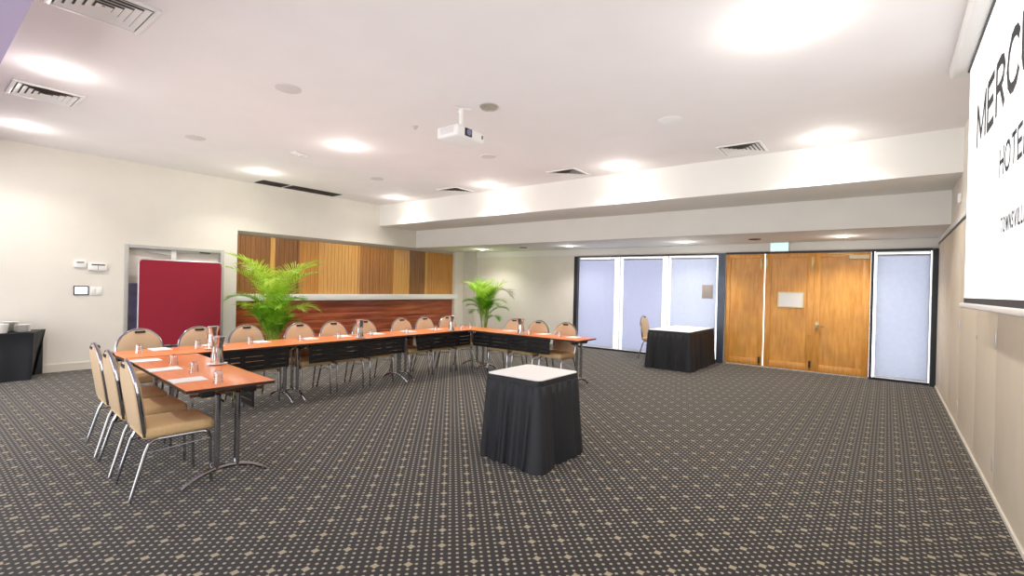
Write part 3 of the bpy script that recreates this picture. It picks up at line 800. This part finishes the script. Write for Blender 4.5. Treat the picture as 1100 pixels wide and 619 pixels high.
# crockery on it
def plate_stack(x, y, r, n, zz, lab, grp):
    first = None
    for k in range(n):
        lb = lab + (', topmost of the stack' if k == n-1 else ', lowest of the stack' if k == 0 else ', within the stack')
        if first is None:
            first = tag(MB().lathe([(r*0.55, 0.0), (r*0.6, 0.003), (r*0.98, 0.011), (r, 0.014), (r*0.6, 0.008), (0.0, 0.007)], 24, capt=False).build('saucer', M['china']), lb, 'saucer', grp)
            first.location = (x, y, zz)
        else: dup(first, (x, y, zz + 0.0115*k), k*0.7, lb)
plate_stack(-9.83, 1.16, 0.088, 9, ZCT+0.001, 'white saucer at the right end of the black buffet table', 'saucer stack at the buffet end')
plate_stack(-10.02, 1.05, 0.10, 12, ZCT+0.001, 'white plate by the wall on the black buffet table', 'plate stack by the wall')
bw = tag(MB().lathe([(0.085, 0), (0.095, 0.004), (0.108, 0.09), (0.112, 0.125), (0.109, 0.125), (0.104, 0.09), (0.09, 0.01), (0.0, 0.008)], 26, capt=False).build('bowl', M['china']), 'wide pale bowl next to the saucer stack on the buffet table', 'bowl')
bw.location = (-9.80, 0.91, ZCT+0.001)
def make_cup(label, grp):
    t = thing('coffee_cup', label, 'cup', (0,0,0), 0, grp)
    MB().lathe([(0.024, 0), (0.028, 0.004), (0.038, 0.035), (0.043, 0.068), (0.040, 0.068), (0.035, 0.035), (0.024, 0.008), (0.0, 0.007)], 20, capt=False).build('body', M['china'], t)
    MB().tube([(0.04, 0, 0.056), (0.06, 0, 0.055), (0.066, 0, 0.04), (0.055, 0, 0.022), (0.036, 0, 0.02)], 0.005, 6).build('handle', M['china'], t)
    return t
cp = None
for k, (x, y, lb) in enumerate(((-9.76, 0.74, 'white cup on the buffet table just left of the bowl'), (-9.86, 0.70, 'white cup behind the frontmost cup on the buffet table'), (-9.78, 0.62, 'white cup at the left edge of the photo on the buffet table'))):
    if cp is None: cp = make_cup(lb, 'white cups on the buffet table'); cp.location = (x, y, ZCT+0.001); cp.rotation_euler = (0, 0, 0.3)
    else: dup(cp, (x, y, ZCT+0.001), 0.3+k, lb)
hb = thing('stirrer_holder', 'white pot with brown stirrers at back of the buffet table', 'pot', (-9.98, 0.80, ZCT+0.001))
MB().lathe([(0.04, 0), (0.045, 0.004), (0.05, 0.11), (0.047, 0.11), (0.04, 0.006), (0.0, 0.005)], 20, capt=False).build('pot', M['china'], hb)
for k in range(7):
    a = k*2.4
    MB().box(-0.004, 0.004, -0.001, 0.001, 0, 0.19, mat=Matrix.Translation((0.02*math.cos(a), 0.02*math.sin(a), 0.008)) @ Matrix.Rotation(0.18*math.cos(a), 4, 'Y') @ Matrix.Rotation(-0.18*math.sin(a), 4, 'X')).build('stirrer', M['wooden_stick'], hb)

# ------------------------------------------------------------------ palms
def frond_mesh(mb, base, az, e0, e1, length, ll, nleaf, width, r, twist=0.0):
    n = 14; pts = []; p = Vector(base); tans = []
    for i in range(n+1):
        u = i/n; e = e0 + (e1-e0)*(u**1.6)
        tg = Vector((math.cos(az)*math.cos(e), math.sin(az)*math.cos(e), math.sin(e)))
        pts.append(p.copy()); tans.append(tg); p = p + tg*(length/n)
    mb.tube(pts, [max(0.0015, 0.006*(1-0.85*i/n)) for i in range(n+1)], 5)
    side = Vector((-math.sin(az), math.cos(az), 0))
    for k in range(nleaf):
        u = 0.28 + 0.72*k/(nleaf-1)
        f = u*n; i = min(n-1, int(f)); fr_ = f-i
        c = pts[i].lerp(pts[i+1], fr_); tg = tans[i].lerp(tans[i+1], fr_).normalized()
        nrm = side.cross(tg).normalized()
        l = ll*(0.45+0.55*math.sin(PI*min(1, (u-0.2)/0.75)))*r.uniform(0.85, 1.1)
        if u > 0.9: l *= 0.75
        for s in (-1, 1):
            sweep = 0.55 + 0.6*(u-0.28) + r.uniform(-0.1, 0.1)
            d = (side*s*math.cos(sweep) + tg*math.sin(sweep) + nrm*(-0.32 if nrm.z < 0 else 0.32)*r.uniform(0.5, 1.2)).normalized()
            wv = tg*0.8 + d*(-0.2); wv = (tg - d*tg.dot(d)).normalized()
            prev = []
            m = 4; q_ = c.copy(); dd = d.copy()
            vs = []
            for j in range(m+1):
                v = j/m; wd = width*(0.55+0.9*v if v < 0.4 else 0.91*(1-v)/0.6)*0.5
                if j == m: vs.append(q_.copy())
                else: vs += [q_ - wv*wd, q_ + wv*wd]
                q_ = q_ + dd*(l/m); dd = (dd + Vector((0, 0, -0.16))).normalized()
            fs = [(2*j, 2*j+1, 2*j+3, 2*j+2) for j in range(m-1)] + [(2*m-2, 2*m-1, 2*m)]
            mb.add(vs, fs, True)
def palm(label, loc, fronds, canes, seed, pot=(0.2, 0.32), mats=('leaf', 'leaf2')):
    r = random.Random(seed)
    t = thing('potted_palm', label, 'potted palm', loc)
    pr, ph = pot
    MB().lathe([(pr*0.75, 0), (pr*0.78, 0.01), (pr, ph-0.03), (pr*1.06, ph-0.02), (pr*1.06, ph), (pr*0.98, ph), (pr*0.95, ph-0.04), (0.0, ph-0.04)], 28, capt=False).build('pot', M['pot'], t)
    MB().lathe([(pr*0.93, ph-0.038), (pr*0.6, ph-0.025), (0, ph-0.02)], 20, capt=False).build('soil', M['soil'], t)
    for k in range(canes):
        a = 2*PI*k/canes + r.uniform(-0.3, 0.3); rr = pr*0.5*r.uniform(0.2, 1)
        h = r.uniform(0.45, 0.95)
        b = Vector((rr*math.cos(a), rr*math.sin(a), ph-0.04)); tp = b + Vector((math.cos(a)*0.10, math.sin(a)*0.10, h))
        MB().tube([b, b.lerp(tp, 0.5), tp], [0.013, 0.010, 0.007], 7).build('cane', M['cane'], t)
    for (az, e0, e1, ln, z0, mt) in fronds:
        mb = MB(); a = math.radians(az)
        base = (0.05*math.cos(a), 0.05*math.sin(a), z0)
        frond_mesh(mb, base, a, math.radians(e0), math.radians(e1), ln, 0.40*min(1, ln/1.0)+0.03, 26, 0.017, r)
        mb.build('frond', M[mt], t)
    return t
r1 = random.Random(3)
fr1 = []
# azimuth 90 = +y (right in the picture), -90 = left, 0 = towards the room
for k in range(16):
    az = k*360/16 + r1.uniform(-9, 9)
    fr1.append((az, r1.uniform(76, 87), r1.uniform(-45, 15), r1.uniform(1.25, 1.5), r1.uniform(0.6, 0.9), 'leaf'))
for k in range(14):
    az = k*360/14 + 11 + r1.uniform(-9, 9)
    fr1.append((az, r1.uniform(64, 82), r1.uniform(-45, 0), r1.uniform(0.75, 1.0), r1.uniform(0.45, 0.8), 'leaf' if k % 3 else 'leaf2'))
for k in range(18):
    az = k*20 + r1.uniform(-9, 9)
    fr1.append((az, r1.uniform(50, 82), r1.uniform(-30, 50), r1.uniform(0.5, 0.8), r1.uniform(0.3, 0.6), 'leaf2' if k % 3 else 'leaf'))
palm('large bright green palm standing before the wood panelled left wall', (-9.05, 4.38, 0), fr1, 11, 5)
fr2 = []
for k in range(12):
    az = k*30 + r1.uniform(-12, 12)
    fr2.append((az, r1.uniform(80, 87), r1.uniform(15, 60), r1.uniform(0.9, 1.1), r1.uniform(0.55, 0.75), 'leaf' if k % 3 else 'leaf2'))
for k in range(10):
    az = k*36 + r1.uniform(-9, 9)
    fr2.append((az, r1.uniform(66, 78), r1.uniform(-50, 0), r1.uniform(0.6, 0.8), r1.uniform(0.5, 0.8), 'leaf2'))
fr2 += [(185, 80, -10, 1.15, 0.8, 'leaf'), (5, 82, -65, 1.25, 0.75, 'leafgrey'), (170, 60, -60, 0.7, 0.55, 'leaf2'), (-5, 55, -70, 0.6, 0.5, 'leaf2')]
palm('smaller green palm in the back left corner by the cream wall', (-8.58, 9.85, 0), fr2, 8, 9)

# ------------------------------------------------------------------ ceiling fittings
DOWN = Matrix.Rotation(PI, 4, 'X')
def diffuser(label, x, y, z=ZC, s=0.28):
    t = thing('ceiling_vent', label, 'air vent', (x, y, z), 0, 'square louvred ceiling vents')
    f = MB()
    f.box(-s, s, -s, -s+0.035, -0.016, -0.0005); f.box(-s, s, s-0.035, s, -0.016, -0.0005); f.box(-s, -s+0.035, -s+0.035, s-0.035, -0.016, -0.0005); f.box(s-0.035, s, -s+0.035, s-0.035, -0.016, -0.0005)
    f.build('frame', M['white_plastic'], t, bevel=0.003)
    MB().box(-s+0.03, s-0.03, -s+0.03, s-0.03, -0.003, -0.0005).build('backing', M['vent'], t)
    k = 5
    for i in range(k):
        a = (s-0.045)*(1-i/k); b_ = a - (s-0.045)/k*0.80
        if b_ < 0.005: b_ = 0.006
        z0, z1 = -0.018, -0.006
        vs = [(-a,-a,z1),(a,-a,z1),(a,a,z1),(-a,a,z1),(-b_,-b_,z0),(b_,-b_,z0),(b_,b_,z0),(-b_,b_,z0)]
        vs = [(-a,-a,z0),(a,-a,z0),(a,a,z0),(-a,a,z0),(-b_,-b_,z1),(b_,-b_,z1),(b_,b_,z1),(-b_,b_,z1)]
        fs = [(j, (j+1) % 4, 4+(j+1) % 4, 4+j) for j in range(4)]
        MB().add(vs, fs).build('louvre', M['white_plastic'], t)
    return t
v0 = diffuser('square ceiling vent at the top left edge, nearest the camera', -4.54, 0.92)
for x, y, lb in ((-7.27, 1.00, 'square ceiling vent second from the top left corner'), (-7.16, 7.2, 'square ceiling vent beside the beam, leftmost of the three along it'), (-4.38, 7.12, 'square ceiling vent beside the beam, middle of the three along it'), (-1.62, 7.17, 'square ceiling vent beside the beam, rightmost of the three along it')):
    dup(v0, (x, y, ZC), 0, lb)
for y0, y1, lb in ((4.46, 5.0, 'short dark return air grille near the left wall'), (5.06, 6.2, 'long dark return air grille near the left wall')):
    t = thing('return_grille', lb, 'air vent', (-9.93, (y0+y1)/2, ZC))
    w = (y1-y0)/2
    MB().box(-0.2, 0.2, -w, w, -0.004, -0.0005).build('backing', M['slot'], t)
    for k in range(9):
        MB().box(-0.19+k*0.0462, -0.19+k*0.0462+0.01, -w, w, -0.012, -0.0041).build('slat', M['pot'], t)
def disc(name, label, cat, x, y, z, r, mat, rim=None, group=None):
    t = thing(name, label, cat, (x, y, z), 0, group)
    MB().lathe([(r, -0.0005), (r, -0.006), (r*0.9, -0.010), (0, -0.011)], 28, capt=False).build('grille', M[mat], t)
    if rim: MB().lathe([(r*1.12, -0.0005), (r*1.12, -0.005), (r*1.0, -0.012), (r*0.96, -0.008)], 28, capt=False, capb=False).build('rim', M[rim], t)
    return t
GS = 'round ceiling speakers'
disc('ceiling_speaker', 'grey round ceiling speaker nearest the top left vent', 'speaker', -4.89, 2.47, ZC, 0.125, 'grey_plastic', group=GS)
disc('ceiling_speaker', 'grey round ceiling speaker above the red board side of the room', 'speaker', -7.68, 2.58, ZC, 0.125, 'grey_plastic', group=GS)
disc('ceiling_speaker', 'white rimmed ceiling speaker left of the rightmost beam vent', 'speaker', -2.03, 5.52, ZC, 0.125, 'white_plastic', 'white_plastic', group=GS)
disc('ceiling_speaker', 'white rimmed ceiling speaker behind the projector', 'speaker', -4.84, 5.56, ZC, 0.12, 'grey_plastic', 'white_plastic', group=GS)
disc('ceiling_speaker', 'small looking grey ceiling speaker far left of the beam vents', 'speaker', -7.66, 5.61, ZC, 0.12, 'grey_plastic', group=GS)
disc('ceiling_speaker', 'dark oval looking speaker on lower ceiling above the doors', 'speaker', -1.97, 9.87, ZE, 0.11, 'slot', group=GS)
disc('ceiling_speaker', 'dark oval looking speaker on lower ceiling before the cream back wall', 'speaker', -7.31, 9.82, ZE, 0.11, 'slot', group=GS)
sp = thing('sprinkler', 'tiny ceiling sprinkler left of the projector', 'sprinkler', (-4.71, 4.0, ZC))
MB().lathe([(0.04, -0.0005), (0.04, -0.006), (0.012, -0.01), (0.01, -0.03), (0.0, -0.03)], 16, capt=False).build('escutcheon', M['grey_plastic'], sp)
MB().lathe([(0.02, -0.03), (0.02, -0.034), (0, -0.034)], 12, capt=False).build('deflector', M['alu'], sp)
eb = thing('emergency_light', 'small white emergency fitting on ceiling left of the projector', 'emergency light', (-7.22, 3.84, ZC), math.radians(20))
MB().rbox(-0.05, 0.05, -0.13, 0.13, -0.03, -0.0005, 0.008, 2).build('housing', M['white_plastic'], eb)
MB().lathe([(0.03, -0.03), (0.022, -0.045), (0, -0.047)], 14, capt=False).build('lens', M['china'], eb)

# downlights
def downlight(label, x, y, z, lit=True, low=False):
    t = thing('downlight', label, 'downlight', (x, y, z), 0, 'recessed round downlights')
    r = 0.085
    MB().lathe([(r*1.25, -0.0005), (r*1.25, -0.006), (r*1.02, -0.014), (r*0.98, -0.004)], 28, capt=False, capb=False).build('trim_ring', M['white_plastic'] if lit else M['alu'], t)
    if lit: MB().lathe([(r*0.97, -0.003), (r*0.7, -0.010), (0, -0.013)], 24, capt=False).build('lens', M['lens'], t)
    else: MB().lathe([(r*1.2, -0.014), (r*1.0, -0.03), (r*0.6, -0.04), (0, -0.042)], 12, capt=False).build('lens', M['offlens'], t)
    return t
lights = [(-9.08, 1.03, 'lit downlight at the far left ceiling edge'), (-6.32, 0.95, 'lit downlight between the two top left vents'),
          (-9.03, 4.12, 'lit downlight beside the short dark return grille'), (-6.22, 4.02, 'lit downlight left of the projector'),
          (-0.65, 3.97, 'large bright downlight nearest the camera, upper right ceiling'),
          (-8.95, 7.08, 'lit downlight by the beam, leftmost along it'), (-6.22, 7.14, 'lit downlight by the beam, second from its left end'),
          (-3.43, 7.13, 'lit downlight by the beam, between middle and right vents'), (-0.64, 7.15, 'lit downlight by the beam, rightmost along it')]
lows = [(-8.78, 9.9, 'lit downlight on the lower ceiling near the small palm'), (-5.97, 9.85, 'lit downlight on the lower ceiling before the leftmost window'),
        (-3.29, 9.9, 'lit downlight on the lower ceiling before the third window'), (-0.61, 9.92, 'lit downlight on the lower ceiling before the right door')]
def lamp(kind, name, loc, energy, color, size=0.05, spot=None, blend=0.8):
    l = bpy.data.lights.new(name, kind); l.energy = energy; l.color = color
    l.shadow_soft_size = size
    if kind == 'SPOT': l.spot_size = math.radians(spot); l.spot_blend = blend
    o = bpy.data.objects.new(name, l); COL.objects.link(o); o.location = loc
    return o
WARM = (1.0, 0.965, 0.90)
d0 = None
for x, y, lb in lights + lows:
    z = ZE if (x, y, lb) in lows else ZC
    if d0 is None: d0 = downlight(lb, x, y, z)
    else: dup(d0, (x, y, z), 0, lb)
    low = z == ZE
    near = (x == -0.65)
    lamp('SPOT', 'downlight_spot', (x, y, z-0.03), 95 if low else 112, WARM, 0.06, 135, 0.7)
    lamp('POINT', 'downlight_glow', (x, y, z-0.14), (3 if low else 5) * (2.2 if near else 1), WARM, 0.09)  # added point lamp under each downlight, imitates its bloom halo on the ceiling
downlight('unlit downlight with grey faceted lens just right of the projector', -3.50, 4.01, ZC, lit=False)

# ------------------------------------------------------------------ projector
pj = thing('projector', 'white projector hanging from the ceiling pole', 'projector', (-3.76, 3.845, 3.10))
MB().rbox(-0.16, 0.16, -0.215, 0.215, 0, 0.125, 0.025, 3).build('body', M['white_plastic'], pj)
MB().rbox(0.150, 0.168, -0.105, 0.005, 0.02, 0.105, 0.006, 2).build('lens_recess', M['black_plastic'], pj)
MB().lathe([(0.034, 0), (0.034, 0.012), (0.026, 0.014), (0.0, 0.008)], 20, capt=False, mat=Matrix.Translation((0.166, -0.05, 0.062)) @ Matrix.Rotation(PI/2, 4, 'Y')).build('lens', M['violet_glass'], pj)
MB().box(0.158, 0.162, 0.165, 0.185, 0.045, 0.085).build('infrared_window', M['black_plastic'], pj)
gv = MB()
for k in range(7): gv.box(-0.1, 0.1, -0.218, -0.214, 0.035+k*0.010, 0.039+k*0.010)
gv.build('side_vent', M['grey_plastic'], pj)
MB().tube([(-0.03, 0.03, 0.12), (-0.03, 0.03, 0.386)], 0.026, 12).build('mount_pole', M['white_plastic'], pj)
ma = MB()
for k in range(3):
    a = k*2*PI/3 + 0.6
    ma.tube([(-0.03, 0.03, 0.378), (-0.03+0.11*math.cos(a), 0.03+0.11*math.sin(a), 0.378)], 0.008, 6)
ma.build('mount_arm', M['white_plastic'], pj)

# ------------------------------------------------------------------ projection screen
XS = 0.50
ps = thing('projection_screen', 'large white projection screen with dark lettering on the right wall', 'projection screen', (XS, 3.45, 1.45))
SY0, SY1 = -2.0, 1.985      # relative to y=3.45
MB().box(-0.001, 0.003, SY0+0.03, SY1-0.025, 0.06, 1.93).build('screen_sheet', M['screen'], ps)
bo = MB(); bo.box(0.0, 0.004, SY1-0.025, SY1, 0.02, 1.95); bo.box(0.0, 0.004, SY0, SY0+0.03, 0.02, 1.95); bo.box(0.0, 0.004, SY0+0.03, SY1-0.025, 0.012, 0.06); bo.box(0.0, 0.004, SY0+0.03, SY1-0.025, 1.93, 1.95)
bo.build('black_border', M['screenedge'], ps)
MB().rbox(-0.018, 0.02, SY0-0.1, SY1+0.12, -0.02, 0.02, 0.012, 3).build('bottom_bar', M['white_plastic'], ps)
MB().prism([(-0.10, 1.94), (-0.118, 1.96), (-0.118, ZC-1.4505), (0.11, ZC-1.4505), (0.11, 1.94), (0.03, 1.94)], SY0-0.22, SY1+0.16, 'xz').build('case', M['white_plastic'], ps, bevel=0.012)
MB().box(-0.012, 0.028, SY0-0.05, SY1+0.02, 1.925, 1.9395).build('case_slot', M['black_plastic'], ps)
# lettering: every glyph from strokes, laid on the sheet (reads towards -y)
GLY = {'M': (0.92, [[(0,0),(0,1),(.5,.12),(1,1),(1,0)]]), 'E': (0.56, [[(1,1),(0,1),(0,0),(1,0)], [(0,.52),(.88,.52)]]),
       'R': (0.62, [[(0,0),(0,1),(.55,1),(.85,.93),(1,.74),(.85,.55),(.55,.48),(0,.48)], [(.52,.48),(1,0)]]),
       'C': (0.72, [[(1,.82),(.85,.95),(.6,1),(.35,.97),(.12,.8),(0,.5),(.12,.2),(.35,.03),(.6,0),(.85,.05),(1,.18)]]),
       'U': (0.68, [[(0,1),(0,.3),(.12,.09),(.35,0),(.65,0),(.88,.09),(1,.3),(1,1)]]),
       'H': (0.66, [[(0,0),(0,1)], [(1,0),(1,1)], [(0,.52),(1,.52)]]),
       'O': (0.84, [[(.5,1),(.2,.92),(.03,.68),(.03,.32),(.2,.08),(.5,0),(.8,.08),(.97,.32),(.97,.68),(.8,.92),(.5,1)]]),
       'T': (0.62, [[(0,1),(1,1)], [(.5,1),(.5,0)]]), 'L': (0.52, [[(0,1),(0,0),(1,0)]]),
       'W': (1.0, [[(0,1),(.25,0),(.5,.9),(.75,0),(1,1)]]), 'N': (0.68, [[(0,0),(0,1),(1,0),(1,1)]]),
       'S': (0.58, [[(.95,.85),(.75,.98),(.5,1),(.2,.95),(.06,.77),(.2,.58),(.5,.51),(.8,.43),(.95,.24),(.8,.06),(.5,0),(.2,.03),(.03,.16)]]),
       'V': (0.76, [[(0,1),(.5,0),(1,1)]]), 'I': (0.0, [[(0,0),(0,1)]])}
def lettering(text, z0, h, y_left, y_right, sw, wk, name):
    ws = [GLY[c][0]*h*wk for c in text]
    tot = y_left - y_right
    gap = (tot - sum(ws))/(len(text)-1)
    cur = y_left
    for c, w in zip(text, ws):
        mb = MB()
        for st in GLY[c][1]:
            P = [Vector((cur - a*w, z0 + b_*h)) for a, b_ in st]
            for i in range(len(P)-1):
                d = P[i+1]-P[i]; l = d.length
                d = d/l; nn = Vector((-d.y, d.x))*sw/2
                a0 = P[i]-d*sw*0.3; a1 = P[i+1]+d*sw*0.3
                qd = [a0+nn, a1+nn, a1-nn, a0-nn]
                e = 0.00003*i
                mb.add([(-0.0022-e, p.x, p.y) for p in qd], [(0, 1, 2, 3)])
        mb.build(name, M['ink'], ps)
        cur -= w + gap
lettering('MERCURE', 1.18, 0.285, 1.44, -1.0, 0.058, 1.38, 'letter')
lettering('HOTEL', 0.768, 0.15, 0.48, -0.24, 0.027, 1.15, 'letter')
lettering('TOWNSVILLE', 0.434, 0.078, 0.39, -0.23, 0.0155, 0.8, 'letter')

# ------------------------------------------------------------------ world, camera
bl = bpy.data.lights.new('ceiling_fill', 'AREA'); bl.shape = 'RECTANGLE'; bl.size = 10.0; bl.size_y = 7.0; bl.energy = 72; bl.color = (1.0, 0.965, 0.975)  # added unseen lamp facing up, brightens the ceiling in place of bounced light
bo_ = bpy.data.objects.new('ceiling_fill', bl); COL.objects.link(bo_); bo_.location = (-4.8, 4.0, 2.25); bo_.rotation_euler = (PI, 0, 0)
wd = bpy.data.worlds.new('daylight'); SC.world = wd; wd.use_nodes = True
bgn = wd.node_tree.nodes['Background']
bgn.inputs['Color'].default_value = (0.97, 0.985, 1.0, 1); bgn.inputs['Strength'].default_value = 3.0

cam = bpy.data.cameras.new('camera'); co = bpy.data.objects.new('camera', cam); COL.objects.link(co)
cam.sensor_fit = 'HORIZONTAL'; cam.sensor_width = 36.0; cam.lens = 517.95/1100*36.0; cam.clip_start = 0.05
yaw, pitch, roll = -0.6613, -0.0044, 0.0239
fwd = Vector((math.sin(yaw)*math.cos(pitch), math.cos(yaw)*math.cos(pitch), math.sin(pitch)))
rt = Vector((math.cos(yaw), -math.sin(yaw), 0)); up = rt.cross(fwd)
r2 = rt*math.cos(roll) + up*math.sin(roll); u2 = up*math.cos(roll) - rt*math.sin(roll)
co.matrix_world = Matrix(((r2.x, u2.x, -fwd.x, 0), (r2.y, u2.y, -fwd.y, 0), (r2.z, u2.z, -fwd.z, 1.52), (0, 0, 0, 1)))
SC.camera = co
SC.view_settings.view_transform = 'Standard'
SC.view_settings.look = 'None'
SC.view_settings.exposure = 0.28
SC.view_settings.gamma = 1.04
